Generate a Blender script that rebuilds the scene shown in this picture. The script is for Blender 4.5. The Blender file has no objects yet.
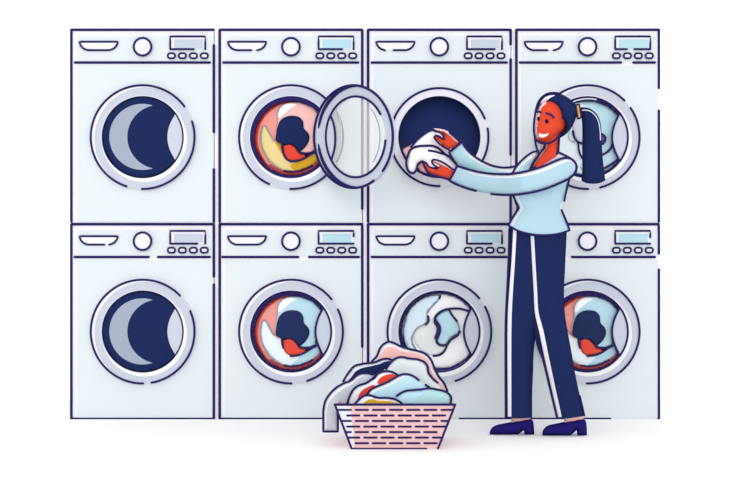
import bpy, math
import numpy as np
from mathutils import Vector
from mathutils.geometry import delaunay_2d_cdt

S = bpy.context.scene
C = S.collection
# ------------------------------------------------------------ camera, sky, exposure
D = 6.0; F = 1170.0; CAMZ = 0.9                     # camera 6 m in front of the machines, 0.9 m above the floor
cam = bpy.data.objects.new('camera', bpy.data.cameras.new('camera'))
cam.location = (0, -D, CAMZ); cam.rotation_euler = (math.pi/2, 0, 0)
cam.data.sensor_width = 36; cam.data.lens = F/730*36
C.objects.link(cam); S.camera = cam
world = bpy.data.worlds.new('world'); S.world = world; world.use_nodes = True
bg = world.node_tree.nodes['Background']
bg.inputs['Color'].default_value = (1.0, 1.0, 1.0, 1); bg.inputs['Strength'].default_value = 0.97
su = bpy.data.lights.new('front_fill', 'SUN'); su.energy = .72; su.angle = math.radians(40)  # added soft frontal fill that evens out occlusion, no real source
so_ = bpy.data.objects.new('front_fill', su); so_.location = (0, -5, 3); so_.rotation_euler = (math.radians(90-14), 0, 0); C.objects.link(so_)
S.view_settings.view_transform = 'Standard'; S.view_settings.look = 'None'
S.view_settings.gamma = 1; S.view_settings.use_curve_mapping = False
S.view_settings.exposure = 0.27
GAIN = 1.29

# ------------------------------------------------------------ materials
def lin(c):
    c /= 255
    return c/12.92 if c <= .04045 else ((c+.055)/1.055)**2.4
MAT = {}
def mat(name, rgb, k=1.0):
    if name in MAT: return MAT[name]
    m = bpy.data.materials.new(name); m.use_nodes = True
    b = m.node_tree.nodes['Principled BSDF']
    b.inputs['Base Color'].default_value = [min(.95, lin(v)/GAIN*k) for v in rgb]+[1]
    b.inputs['Roughness'].default_value = .9
    b.inputs['Specular IOR Level'].default_value = 0.0
    MAT[name] = m
    return m
INK   = mat('ink_line', (48, 41, 100))
NAVY  = mat('navy', (34, 46, 91))
DRUM  = mat('drum_navy', (34, 46, 91), 1.65)
WHITE = mat('enamel_white', (250, 250, 255))
LAV   = mat('lavender_white', (240, 241, 252))
PANEL = mat('panel_pale_blue', (233, 241, 246))
RINGW = mat('ring_highlight_white', (252, 252, 255))
RING  = mat('ring_grey', (207, 213, 227))
CRES  = mat('reflection_grey', (170, 179, 199))
LENS  = mat('sheen_and_cloth_grey', (210, 216, 231))  # painted glass sheen, also the grey lavender garment
DBLUE = mat('display_blue', (189, 226, 238))
DGREY = mat('display_grey', (204, 212, 226))
RED   = mat('cloth_red', (236, 80, 62))
ROSE  = mat('cloth_rose', (214, 86, 92))
SALM  = mat('cloth_salmon', (252, 166, 156))
PINK  = mat('cloth_pink', (253, 201, 196))
BPINK = mat('basket_pink', (250, 205, 206))
LBLUE = mat('cloth_light_blue', (190, 225, 239), 1.08)
BLOUSE = mat('blouse_blue', (190, 224, 239), .96)
MINT  = mat('cloth_mint', (188, 230, 232))
PALE  = mat('cloth_pale', (234, 245, 250), 1.12)
PALEB = mat('cloth_pale_blue', (220, 238, 250), 1.12)
CWHITE= mat('cloth_white', (250, 252, 254), 1.17)
YELL  = mat('cloth_yellow', (245, 222, 156))
GOLD  = mat('cloth_gold', (222, 172, 52))
GREYC = mat('cloth_grey', (206, 215, 224))
GLINE = mat('grey_line', (168, 170, 192))
PURP  = mat('purple', (92, 84, 168))
SKIN  = mat('skin_red', (236, 82, 56))
SHOE  = mat('shoe_indigo', (40, 32, 112))
FLOORM= mat('floor_white', (255, 255, 255), 1.3)
WALLM = mat('wall_white', (255, 255, 255), 1.3)
def glass(name, rgb, opac):
    m = bpy.data.materials.new(name); m.use_nodes = True
    nt = m.node_tree; nt.nodes.clear()
    o = nt.nodes.new('ShaderNodeOutputMaterial'); mx = nt.nodes.new('ShaderNodeMixShader')
    t = nt.nodes.new('ShaderNodeBsdfTransparent'); d = nt.nodes.new('ShaderNodeBsdfDiffuse')
    d.inputs['Color'].default_value = [min(.95, lin(v)) for v in rgb]+[1]
    mx.inputs['Fac'].default_value = opac
    nt.links.new(t.outputs[0], mx.inputs[1]); nt.links.new(d.outputs[0], mx.inputs[2]); nt.links.new(mx.outputs[0], o.inputs[0])
    return m
FROST = glass('frosted_glass', (255, 255, 255), .21)
CLEAR = glass('clear_glass', (220, 235, 250), .004)

# ------------------------------------------------------------ geometry helpers
def W(px, py, y):                                   # where the ray through a photo point meets the depth y
    d = (D+y)/F
    return (px-365)*d, y, CAMZ-(py-243.5)*d
def spline(pts, closed=False, step=1.6):            # Catmull-Rom; a doubled point is a corner
    pts = [tuple(map(float, p)) for p in pts]
    out, runs, cur = [], [], []
    if closed:
        cor = [i for i in range(len(pts)) if pts[i] == pts[(i+1) % len(pts)]]
        if not cor:
            n = len(pts)
            for i in range(n):
                out += seg(pts[i-1], pts[i], pts[(i+1) % n], pts[(i+2) % n], step)
            return out
        i = (cor[0]+1) % len(pts)
        pts = pts[i:]+pts[:i]; pts.append(pts[0])
    for p in pts:
        if cur and cur[-1] == p: runs.append(cur); cur = [p]
        else: cur.append(p)
    runs.append(cur)
    for r in runs:
        if len(r) < 2: continue
        for i in range(len(r)-1):
            a = r[i-1] if i else (2*r[0][0]-r[1][0], 2*r[0][1]-r[1][1])
            b = r[i+2] if i+2 < len(r) else (2*r[-1][0]-r[-2][0], 2*r[-1][1]-r[-2][1])
            out += seg(a, r[i], r[i+1], b, step)
    if not closed: out.append(pts[-1])
    return out
def seg(p0, p1, p2, p3, step):
    L = math.hypot(p2[0]-p1[0], p2[1]-p1[1]); n = max(1, int(L/step)); o = []
    t0 = 0.0; al = .5
    def kt(t, a, b): return t+max(1e-6, math.hypot(b[0]-a[0], b[1]-a[1]))**al
    t1 = kt(t0, p0, p1); t2 = kt(t1, p1, p2); t3 = kt(t2, p2, p3)
    for k in range(n):
        t = t1+(t2-t1)*k/n; r = []
        for c in (0, 1):
            A1 = (t1-t)/(t1-t0)*p0[c]+(t-t0)/(t1-t0)*p1[c]; A2 = (t2-t)/(t2-t1)*p1[c]+(t-t1)/(t2-t1)*p2[c]
            A3 = (t3-t)/(t3-t2)*p2[c]+(t-t2)/(t3-t2)*p3[c]
            B1 = (t2-t)/(t2-t0)*A1+(t-t0)/(t2-t0)*A2; B2 = (t3-t)/(t3-t1)*A2+(t-t1)/(t3-t1)*A3
            r.append((t2-t)/(t2-t1)*B1+(t-t1)/(t2-t1)*B2)
        o.append(tuple(r))
    return o
def arc(cx, cy, r, a0, a1, n=None, ry=None):        # degrees, clockwise on the page from +x
    n = n or max(4, int(abs(a1-a0)/4)); ry = ry or r
    return [(cx+r*math.cos(math.radians(a0+(a1-a0)*i/n)), cy+ry*math.sin(math.radians(a0+(a1-a0)*i/n))) for i in range(n+1)]
def circ(cx, cy, r, n=72, ry=None): return arc(cx, cy, r, 0, 360, n, ry)[:-1]
def rrect(x0, y0, x1, y1, r, n=4):
    return (arc(x1-r, y0+r, r, -90, 0, n)+arc(x1-r, y1-r, r, 0, 90, n)+arc(x0+r, y1-r, r, 90, 180, n)+arc(x0+r, y0+r, r, 180, 270, n))
def box2(x0, y0, x1, y1): return [(x0, y0), (x1, y0), (x1, y1), (x0, y1)]
def inside(P, poly):
    x = P[:, 0]; y = P[:, 1]; q = np.array(poly); r = np.zeros(len(P), bool)
    for i in range(len(q)):
        x1, y1 = q[i-1]; x2, y2 = q[i]
        c = (y1 > y) != (y2 > y)
        with np.errstate(divide='ignore', invalid='ignore'):
            xi = (x2-x1)*(y-y1)/(y2-y1)+x1
        r ^= c & (x < xi)
    return r
def dist(P, poly, closed=True):
    q = np.array(poly, float); d = np.full(len(P), 1e9)
    for i in range(0 if closed else 1, len(q)):
        a = q[i-1]; b = q[i]; ab = b-a; L = max(1e-12, (ab**2).sum())
        t = np.clip(((P-a)@ab)/L, 0, 1)[:, None]
        d = np.minimum(d, np.sqrt((((P-a)-t*ab)**2).sum(1)))
    return d
def tri(outline, holes=(), regions=(), space=None):
    loops = [outline]+list(holes)+[r[0] for r in regions]
    V, E = [], []
    for L in loops:
        s = len(V); V += [(float(a), float(b)) for a, b in L]
        E += [(s+i, s+(i+1) % len(L)) for i in range(len(L))]
    if space:
        o = np.array(outline); x0, y0 = o.min(0); x1, y1 = o.max(0)
        g = np.array([(x+(space/2 if j % 2 else 0), y) for j, y in enumerate(np.arange(y0, y1, space*.87)) for x in np.arange(x0, x1, space)])
        g = g[inside(g, outline)]; g = g[dist(g, outline) > space*.45]
        V += [tuple(map(float, p)) for p in g]
    v, e, f, _, _, _ = delaunay_2d_cdt([Vector(p) for p in V], E, [], 0, 1e-5)
    P = np.array([(p.x, p.y) for p in v]); T = np.array([t for t in f if len(t) == 3])
    c = P[T].mean(1); k = inside(c, outline)
    for h in holes: k &= ~inside(c, h)
    T = T[k]; c = c[k]; m = np.full(len(T), -1)
    for i, r in enumerate(regions): m[inside(c, r[0])] = i
    a = P[T]; ar = (a[:, 1, 0]-a[:, 0, 0])*(a[:, 2, 1]-a[:, 0, 1])-(a[:, 2, 0]-a[:, 0, 0])*(a[:, 1, 1]-a[:, 0, 1])
    T[ar < 0] = T[ar < 0][:, ::-1]                  # page y points down: this winding faces the camera
    ok = np.abs(ar) > 1e-9
    return P, T[ok], m[ok]

class MB:
    def __init__(s): s.v = []; s.f = []; s.m = []; s.mats = []; s.sm = []
    def mi(s, m):
        if m not in s.mats: s.mats.append(m)
        return s.mats.index(m)
    def add(s, V, Fs, m, smooth=False):
        o = len(s.v); s.v += [tuple(v) for v in V]
        for i, f in enumerate(Fs):
            s.f.append(tuple(o+int(k) for k in f)); s.m.append(s.mi(m[i] if isinstance(m, list) else m)); s.sm.append(smooth)
    def box(s, x0, x1, y0, y1, z0, z1, m, skip_front=False):
        V = [(x, y, z) for z in (z0, z1) for y in (y0, y1) for x in (x0, x1)]
        Fs = [(0, 2, 3, 1), (4, 5, 7, 6), (1, 3, 7, 5), (3, 2, 6, 7), (2, 0, 4, 6)]
        if not skip_front: Fs.append((0, 1, 5, 4))
        s.add(V, Fs, m)
    def plate(s, outline, y, th, m, holes=(), regions=(), pt=W, back=True, bv=(0, 1, 0)):
        P, T, R = tri(outline, holes, regions)
        A = [pt(p[0], p[1], y) for p in P]
        s.add(A, T, [m if r < 0 else regions[r][1] for r in R])
        if back: s.add([(a[0]+bv[0]*th, a[1]+bv[1]*th, a[2]+bv[2]*th) for a in A], [t[::-1] for t in T], m)
        for L in [outline]+list(holes):
            n = len(L); a = [pt(p[0], p[1], y) for p in L]; b = [(q[0]+bv[0]*th, q[1]+bv[1]*th, q[2]+bv[2]*th) for q in a]
            s.add(a+b, [(i, (i+1) % n, n+(i+1) % n, n+i) for i in range(n)], m)
    def inflate(s, outline, y, T, R, m, regions=(), space=2.4, p=.5, back=1.0, sides=None):
        yf = y if callable(y) else (lambda a, b: y)
        P, TR, RG = tri(outline, (), regions, space)
        d0 = dist(P, outline); d = d0 if sides is None else dist(P, sides, False)
        H = lambda dd: T*(1-(1-min(1, max(0, dd)/R))**2)**p
        h = np.array([H(x) if x > 1e-4 else 0 for x in d])
        A = [W(q[0], q[1], yf(*q)-hh) for q, hh in zip(P, h)]
        B = [W(q[0], q[1], yf(*q)) for q in P]
        B = [(b[0], b[1]+hh*back, b[2]) for b, hh in zip(B, h)]
        n = len(A); rim = d0 < 1e-4
        if sides is not None: rim = rim & (d < 1e-4)
        bi = [i if rim[i] else n+i for i in range(n)]
        o = len(s.v); s.v += A+B
        for t, r in zip(TR, RG):
            s.f.append(tuple(o+int(k) for k in t)); s.m.append(s.mi(m if r < 0 else regions[r][1])); s.sm.append(True)
        for t in TR:
            s.f.append(tuple(o+int(bi[k]) for k in t[::-1])); s.m.append(s.mi(m)); s.sm.append(True)
        if sides is not None:                        # close the open ends (hems, cuffs) between front and back
            ix = [i for i in np.where(d0 < 1e-4)[0]]
            q = np.array([P[i] for i in ix]); seq = []
            for a in outline: seq.append(int(ix[int(np.argmin(((q-np.array(a))**2).sum(1)))]))
            for i in range(len(seq)):
                a, b = seq[i-1], seq[i]
                if a == b or (rim[a] and rim[b]): continue
                s.f.append((o+a, o+b, o+int(bi[b]), o+int(bi[a])) if not (rim[a] or rim[b]) else ((o+a, o+b, o+int(bi[b])) if rim[a] else (o+a, o+b, o+int(bi[a]))))
                s.m.append(s.mi(m)); s.sm.append(False)
        sd = (outline, True) if sides is None else (sides, False)
        surf = lambda a, b: yf(a, b)-H(float(dist(np.array([[a, b]]), *sd)[0]))
        edge = lambda a, b, w=2.2: yf(a, b)-H(max(w*.5, float(dist(np.array([[a, b]]), *sd)[0])))
        return surf, edge
    def tube(s, P, R, m, ns=8, caps=True):           # P world points, R radii
        P = [Vector(p) for p in P]; n = len(P)
        if n < 2: return
        if not hasattr(R, '__len__'): R = [R]*n
        R = list(R)
        if caps:                                     # rounded ends
            t0 = (P[1]-P[0]).normalized(); t1 = (P[-1]-P[-2]).normalized()
            P = [P[0]-t0*R[0]*.85, P[0]-t0*R[0]*.5]+P+[P[-1]+t1*R[-1]*.5, P[-1]+t1*R[-1]*.85]
            R = [R[0]*.35, R[0]*.8]+R+[R[-1]*.8, R[-1]*.35]; n = len(P)
        o = len(s.v); up = Vector((0, 1, 0.013))
        for i in range(n):
            t = (P[min(n-1, i+1)]-P[max(0, i-1)])
            t = t.normalized() if t.length > 1e-9 else Vector((1, 0, 0))
            u = t.cross(up)
            if u.length < 1e-3: u = t.cross(Vector((1, 0, 0)))
            u.normalize(); w = t.cross(u)
            for k in range(ns):
                a = 2*math.pi*k/ns
                s.v.append(tuple(P[i]+(u*math.cos(a)+w*math.sin(a))*R[i]))
        mi = s.mi(m)
        for i in range(n-1):
            for k in range(ns):
                a = o+i*ns+k; b = o+i*ns+(k+1) % ns
                s.f.append((a, a+ns, b+ns, b)); s.m.append(mi); s.sm.append(True)
        s.f.append(tuple(o+k for k in range(ns))); s.m.append(mi); s.sm.append(False)
        s.f.append(tuple(o+(n-1)*ns+k for k in range(ns))[::-1]); s.m.append(mi); s.sm.append(False)
    def stroke(s, pts, w=2.2, y=0.0, m=None, lift=.35, pt=W, widths=None):
        """a thin raised cord; pts on the page, w its width in page units"""
        m = m or INK; out = []; R = []
        for i, p in enumerate(pts):
            yy = y(*p) if callable(y) else y
            ww = widths[i] if widths else w
            r = ww/2*(D+yy)/F; q = pt(p[0], p[1], yy-r*lift) if pt is W else pt(p[0], p[1], -r*lift)
            out.append(q); R.append(r)
        s.tube(out, R, m)
    def loop(s, pts, w=2.2, y=0.0, m=None, lift=.35, pt=W):
        s.stroke(list(pts)+[pts[0], pts[1]], w, y, m, lift, pt)
    def line(s, x0, y0, x1, y1, w=2.2, y=0.0, m=None): s.stroke([(x0, y0), ((x0+x1)/2, (y0+y1)/2), (x1, y1)], w, y, m)
    def build(s, name, parent=None, loc=None, top=None):
        base = Vector(loc) if loc else (Vector(parent_base(parent)) if parent else Vector((0, 0, 0)))
        me = bpy.data.meshes.new(name)
        me.from_pydata([tuple(Vector(v)-base) for v in s.v], [], s.f)
        for m in s.mats: me.materials.append(m)
        me.polygons.foreach_set('material_index', s.m); me.polygons.foreach_set('use_smooth', s.sm); me.update()
        o = bpy.data.objects.new(name, me); C.objects.link(o)
        if parent: o.parent = parent
        else: o.location = base
        return o
def parent_base(o):
    b = Vector((0, 0, 0))
    while o: b += o.location; o = o.parent
    return b
def tag(o, label=None, cat=None, group=None, kind=None):
    if label: o['label'] = label
    if cat: o['category'] = cat
    if group: o['group'] = group
    if kind: o['kind'] = kind
    return o
def thing(name, label, cat, loc, group=None):
    o = bpy.data.objects.new(name, None); C.objects.link(o); o.location = loc; o.empty_display_size = .05
    return tag(o, label, cat, group)
def X(px): return (px-365)*D/F
def Z(py): return CAMZ-(py-243.5)*D/F

# ------------------------------------------------------------ the room
b = MB(); b.box(-9, 9, -9, .80, -.1, 0, FLOORM); tag(b.build('floor'), kind='structure')
b = MB(); b.box(-9, 9, .70, .80, 0, 5.2, WALLM); tag(b.build('wall_back'), kind='structure')

# ------------------------------------------------------------ washing machines
LX = [71.3, 219.7, 368.1, 516.4]; TY = [29.7, 224.2]; MW = 142.5; BY = [224.2, 418.9]
for i in range(3):                                  # narrow filler strips between the columns
    b = MB(); b.box(X(LX[i]+MW)+.004, X(LX[i+1])-.004, .002, .10, 0, Z(TY[0]), WHITE)
    tag(b.build('trim_%d' % (i+1)), kind='structure')

def ang(cx, cy, p): return math.degrees(math.atan2(p[1]-cy, p[0]-cx)) % 360
def ring_arcs(cx, cy, gaps):                        # arcs left between gaps (gap = from-point, to-point clockwise on the page)
    if not gaps: return [(0, 360)]
    g = sorted((ang(cx, cy, a), ang(cx, cy, b_)) for a, b_ in gaps)
    out = []
    for i in range(len(g)):
        s0 = g[i][1]; e = g[(i+1) % len(g)][0]
        if e <= s0: e += 360
        out.append((s0, e))
    return out

def machine(col, row, label, group, right, panel=None, dgap=None, disp=None, screen='b', gaps=(), bottom=None, left=None):
    L, T, B = LX[col], TY[row], BY[row]; R = L+MW
    cx, cy = L+71.3, T+107.4
    base = (X(L+MW/2), 0.32, Z(B) if row == 0 else 0)
    t = thing('washing_machine', label, 'washing machine', base, group)
    # cabinet -------------------------------------------------
    c = MB(); zt, zb = (Z(T) if row == 0 else Z(T-1.0)), (Z(B-1.4) if row == 0 else 0.001)
    c.box(X(L), X(R), 0, .62, zb, zt, WHITE, skip_front=True)
    hole = circ(cx, cy, 41.6)
    T2, B2 = (T, B-1.4) if row == 0 else (T-1.0, B)
    P, TR, _ = tri([(L, T2), (R, T2), (R, B2), (L, B2)], [hole])
    c.add([W(p[0], p[1], 0) for p in P], TR, WHITE)
    for (a, bb) in (left or [(T, B-2.6 if row == 0 else B)]): c.line(L, a, L, bb, w=2.7)
    c.line(L, T, R, T, w=2.7)
    for (a, bb) in right: c.line(R, a, R, min(bb, B-2.6) if row == 0 else bb, w=2.7)
    for (a, bb) in (bottom if bottom is not None else [(L, R)]):
        if row: c.line(a, B, bb, B, w=2.7)
    c.build('cabinet', t)
    # front panel ---------------------------------------------
    c = MB(); c.plate(box2(L+6.3, T+36.2, R-1, B-1 if row else B-2.4), -.003, .003, PANEL, [circ(cx, cy, 48)]); c.build('front_panel', t)  # inset leaves a white strip as a painted highlight on the left
    c = MB(); c.plate(box2(L+6.3, T+6.2, R-1, T+32), -.003, .003, PANEL)  # white strips beside and above are painted highlights too
    ly = T+32.8
    for (a, bb) in (panel or [(L+3.6, R-3.9)]): c.line(a, ly, bb, ly, w=2.5, y=-.002)
    c.build('control_panel', t)
    # drawer --------------------------------------------------
    c = MB(); x = L+8.1; y0 = T+12; y1 = T+20.4
    bowl = [(x, y0), (x+38.4, y0), (x+37.2, y0+3.6), (x+34.4, y0+6.8), (x+30, y1), (x+8, y1), (x+3.6, y0+6.4), (x+1.2, y0+3.4)]
    c.plate(bowl, -.007, .005, WHITE)
    pth = spline([(x+8, y1), (x+3.6, y0+6.4), (x+.9, y0+3), (x, y0), (x, y0), (x+38.4, y0), (x+38.4, y0), (x+37.2, y0+3.6), (x+34.2, y0+6.8), (x+30, y1)])
    if dgap:
        c.stroke([(dgap[0], y1)]+pth+[(dgap[1], y1)], 2.0, -.006)
    else: c.loop(pth, 2.0, -.006)
    c.build('detergent_drawer', t)
    # dial ----------------------------------------------------
    c = MB(); kx, ky = L+71.2, T+17
    c.plate(circ(kx, ky, 8.8, 40), -.018, .016, WHITE); c.loop(circ(kx, ky, 8.8, 40), 2.2, -.018); c.build('dial', t)
    # display -------------------------------------------------
    c = MB(); x0, x1, y0, y1 = L+98.9, L+133.9, T+6.7, T+19.4
    c.plate(box2(x0, y0, x1, y1), -.006, .004, WHITE)
    rb, botm = disp or (y1, [(x0, x0+23.5)])
    c.stroke([(x0, y1), (x0, y0+5), (x0, y0), (x0+9, y0), (x1, y0), (x1, (y0+rb)/2), (x1, rb)], 2.0, -.006)
    for a, bb in botm: c.line(a, y1, bb, y1, 2.0, -.006)
    d = c.build('display', t)
    c = MB(); c.plate(box2(x0+4, y0+3, x1-2.5, y1-1), -.0085, .002, DBLUE if screen == 'b' else DGREY); c.build('screen', d)
    # buttons -------------------------------------------------
    for k in range(4):
        c = MB(); bx = L+100.1+10.95*k; by = T+26
        c.plate(rrect(bx-3.6, by-2.5, bx+3.6, by+2.5, 2.2), -.010, .008, WHITE)
        c.loop(rrect(bx-3.6, by-2.5, bx+3.6, by+2.5, 2.2), 1.9, -.010); c.build('button', t)
    # drum ----------------------------------------------------
    dep = .12; c = MB(); a = [W(p[0], p[1], 0) for p in hole]; n = len(a); bb = [(p[0], dep, p[2]) for p in a]
    c.add(a+bb, [(i, n+i, n+(i+1) % n, (i+1) % n) for i in range(n)], DRUM, True)
    c.add(bb, [tuple(range(n))[::-1]], DRUM); c.build('drum', t)
    return t, cx, cy
def grey_ring(cx, cy):                              # the grey band of the door ring, set off centre to leave painted white highlights
    o, i = [], []
    for k in range(72):
        a = math.radians(k*5); u = (math.cos(a), math.sin(a))
        def rad(ox, oy, r):
            bq = u[0]*ox+u[1]*oy
            return bq+math.sqrt(max(0, bq*bq-(ox*ox+oy*oy-r*r)))
        ro = min(52.0, rad(3.2, 1.6, 51.4)); ri = max(41.6, rad(1.6, 2.2, 42.6))
        o.append((cx+u[0]*ro, cy+u[1]*ro)); i.append((cx+u[0]*ri, cy+u[1]*ri))
    return o, i
def door(t, cx, cy, gaps, style):
    c = MB(); o, i = grey_ring(cx, cy)
    c.plate(circ(cx, cy, 52.1), -.020, .016, RINGW, [circ(cx, cy, 41.2)], [(o, RING), (i, RINGW)])
    for a0, a1 in ring_arcs(cx, cy, gaps): c.stroke(arc(cx, cy, 51.9, a0, a1), 2.2, -.020)
    d = c.build('door', t)
    lens = arc(cx, cy, 39.6, -33.5, 33.5, 20)+arc(cx+63.3, cy, 38.6, 214.5-68.5, 214.5, 20)
    lens = arc(cx, cy, 39.6, -35, 35, 20)+spline([(cx+32.4, cy+22.7), (cx+26.8, cy+11.5), (cx+24.8, cy), (cx+26.8, cy-11.5), (cx+32.4, cy-22.7)])
    if style == 'dark':
        c = MB()
        cres = arc(cx-.2, cy-.2, 33.1, 72, 288, 40)+arc(cx+16.8, cy-.2, 32.1, 282-360+360, 78, 30)
        cres = arc(cx-.2, cy-.2, 33.1, 72, 288, 40)+arc(cx+16.8, cy-.2, 32.1, 258, 102, 30)
        c.inflate(circ(cx, cy, 41.4), -.008, .014, 40, NAVY, [(cres, CRES), (lens, LENS)], space=4)  # crescent and lens are reflections painted into the glass colour
        tag(c.build('door_glass', d), 'dark round door glass with a painted pale reflection')
    else:
        c = MB()
        g = circ(cx+.7, cy+1.1, 37.4) if style == 'load' else circ(cx+.4, cy-.2, 37.9)
        c.plate(circ(cx, cy, 42), -.008, .007, mat('seal_dark', (38, 30, 90)), [g])
        if style == 'load2': c.stroke(arc(cx, cy-.2, 39.6, 48, 100), 1.0, -.009, PURP)
        if style == 'load' and cx > 580 and cy < 200: c.stroke(arc(cx+.4, cy+.4, 38.8, 246, 282), 1.3, -.009, LAV)  # highlight on the seal drawn as a pale cord
        tag(c.build('door_seal', d), 'dark rubber door seal')
        if style != 'open':
            c = MB(); c.plate(circ(cx, cy, 41.4), -.017, .003, CLEAR); c.build('door_glass', d)
            c = MB(); c.plate(lens, -.019, .0015, LENS)  # glass reflection made as a thin pale plate
            c.stroke(spline([(cx+31.6, cy+23.2), (cx+26.4, cy+11.5), (cx+24.4, cy), (cx+26.4, cy-11.5), (cx+31.6, cy-23.2)]), 2.1, -.019)
            c.stroke(arc(cx, cy, 40.2, -37, 37), 2.0, -.019)
            tag(c.build('painted_sheen', d), 'pale grey sheen painted on the door glass')
    return d

WM = 'front loading washing machines stacked in two rows'
# column 1
t, cx, cy = machine(0, 0, 'white washing machine with dark empty drum, top of the leftmost stack', WM, [(45.3, 132), (169.3, 224)], screen='g')
door(t, cx, cy, [((184.3, 106.6), (191.8, 121.3)), ((141.8, 188.5), (126.7, 186))], 'dark')
t, cx, cy = machine(0, 1, 'white washing machine with dark empty drum, bottom of the leftmost stack', WM, [(226, 276.5), (284.5, 418.9)],
    panel=[(74.5, 148.6), (157.9, 209.8)], dgap=(104.5, 109.2), screen='g', disp=(TY[1]+19.4, [(170.1, 197.4)]))
door(t, cx, cy, [((179.8, 296), (190, 311)), ((151.5, 382), (143.2, 383.7))], 'dark')
# column 2
t, cx, cy = machine(1, 0, 'white washing machine with wide open door and pink and yellow laundry inside', WM, [(29.7, 208.6)], dgap=(251.4, 257))
m2u = t
c = MB(); o_, i_ = grey_ring(cx, cy)
c.plate(circ(cx, cy, 52.1), -.016, .014, RINGW, [circ(cx, cy, 41.2)], [(o_, RING), (i_, RINGW)])
for a0, a1 in ring_arcs(cx, cy, [((290.2, 188.5), (269.4, 184))]): c.stroke(arc(cx, cy, 51.9, a0, a1), 2.2, -.016)
c.plate(circ(cx, cy, 42), -.012, .011, INK, [circ(cx+.7, cy+1.1, 37.4)])
c.build('door_ring', t)
t, cx, cy = machine(1, 1, 'white washing machine with red and light blue laundry, below the one with the open door', WM, [(226, 346.8)],
    panel=[(222.4, 298.2), (309, 358.9)], disp=(TY[1]+12.2, [(318.6, 353.6)]))
door(t, cx, cy, [((331.4, 299.6), (337.7, 309.5)), ((307.2, 381), (291.4, 384))], 'load')
# column 3
t, cx, cy = machine(2, 0, 'white washing machine with open dark drum that the woman is loading', WM, [(29.7, 44.2), (59.4, 154.6), (193, 224.2)], dgap=(393.5, 384.9)[::-1], screen='g',
    disp=(TY[0]+19.4, [(467, 494.7)]))
c = MB(); c.plate(circ(cx, cy, 49), -.016, .014, LAV, [circ(cx, cy, 41.2)])
for a0, a1 in ring_arcs(cx, cy, [((484.3, 118.8), (487.3, 128.5)), ((482, 160), (439.6, 186.1))]): c.stroke(arc(cx, cy, 49, a0, a1), 2.2, -.016)
c.build('door_ring', t)
t, cx, cy = machine(2, 1, 'white washing machine full of white and pale blue laundry, behind the laundry basket', WM, [(226, 418.9)],
    disp=(TY[1]+19.4, [(467, 491.8)]), bottom=[(368.1, 446), (459.8, 510.6)])
door(t, cx, cy, [((478.7, 299), (484.3, 307)), ((455.4, 380.6), (440, 383.5))], 'load2')
# column 4
t, cx, cy = machine(3, 0, 'white washing machine with pale blue laundry, behind the head and ponytail of the woman', WM, [(29.7, 88), (110.6, 224.2)],
    panel=[(520, 621), (633.4, 654.9)], dgap=(547.5, 553.6), disp=(TY[0]+19.4, [(615.3, 627), (634.3, 650.3)]))
door(t, cx, cy, [((624.4, 100.7), (630, 108.2)), ((600, 186.7), (588.2, 188.5))], 'load')
t, cx, cy = machine(3, 1, 'white washing machine with red and light blue laundry, bottom of the rightmost stack', WM, [(226, 253.5), (269.5, 418.9)],
    panel=[(572, 654.9)], disp=(TY[1]+13.3, [(615.3, 650.3)]), bottom=[(516.4, 610), (658.8, 658.9)])
door(t, cx, cy, [((586.8, 384), (574, 382))], 'load')

# ------------------------------------------------------------ open door of the second machine
# a round door swung about 130 degrees on its left hinge: a tilted plane through the hinge line
th = math.radians(49); nd = Vector((-math.sin(th), -math.cos(th), 0)); O = Vector((X(318), -.045, 0))
def DP(px, py, h):                                  # page point -> door plane, raised h towards the viewer side
    r = Vector(((px-365)/F, 1, -(py-243.5)/F)); cpos = Vector((0, -D, CAMZ))
    k = (O+nd*max(0, -h)-cpos).dot(nd)/r.dot(nd)
    return tuple(cpos+r*k)
def dplate(c, outline, h, thick, m, holes=(), regions=()):
    c.plate(outline, -h, thick, m, holes, regions, pt=DP, bv=tuple(-nd))
def dstroke(c, pts, w, h=.0, m=None, widths=None):
    c.stroke(pts, w, 0, m, pt=lambda a, b_, r: DP(a, b_, -h+r), widths=widths)
c = MB()
ecx, ecy = 355.6, 136.8
outer = circ(353.4, 136.6, 39.4, 72, ry=51.4); inner = circ(ecx, ecy, 29.8, 72, ry=40.4)
dplate(c, outer, .0, .022, RING, [inner])
dstroke(c, arc(353.4, 136.6, 39.4, 59, 402, 84, ry=51.4), 2.4, .002)
# inner edge of the rim: runs left of the face, thickening towards top and bottom
dstroke(c, arc(357.6, 136.6, 39.6, 187, 268, 30, ry=51), 2.2, .002, widths=[2.2+1.2*math.sin(math.pi*i/30) for i in range(31)])
dstroke(c, arc(357.6, 136.6, 39.6, 92, 176, 30, ry=51), 2.2, .002, widths=[2.2+1.2*math.sin(math.pi*i/30) for i in range(31)])
dstroke(c, arc(ecx, ecy, 29.8, 5, 326, 80, ry=40.4), 2.1, .002)
dstroke(c, arc(ecx-3.6, ecy, 28.0, -48, 42, 30, ry=38), 1.0, -.004, GLINE)
d = tag(c.build('door', m2u), 'open round door with a pale grey frame')
c = MB(); dplate(c, circ(ecx, ecy, 29.6, 72, ry=40.2), -.006, .006, FROST); tag(c.build('door_glass', d), 'frosted round door glass')
c = MB(); crs = arc(ecx, ecy, 28.8, 148, 212, 24, ry=39.4)+spline([(331.2, 115.5), (334.3, 126), (335.3, 137), (334.3, 149), (331.3, 159.5)])
dplate(c, crs, .001, .003, LENS)  # painted sheen of the open glass, a thin pale plate
dstroke(c, spline([(330.3, 115.3), (333.6, 124), (335.2, 137), (334.3, 149), (331.3, 159.8)]), 2.1, .003)
dstroke(c, spline([(334.5, 111), (339.5, 118), (341.5, 132), (341, 148), (337, 159.5)]), .9, .001, mat('faint_line', (214, 219, 226)))
tag(c.build('painted_sheen', d), 'pale grey sheen painted on the door glass')
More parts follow.
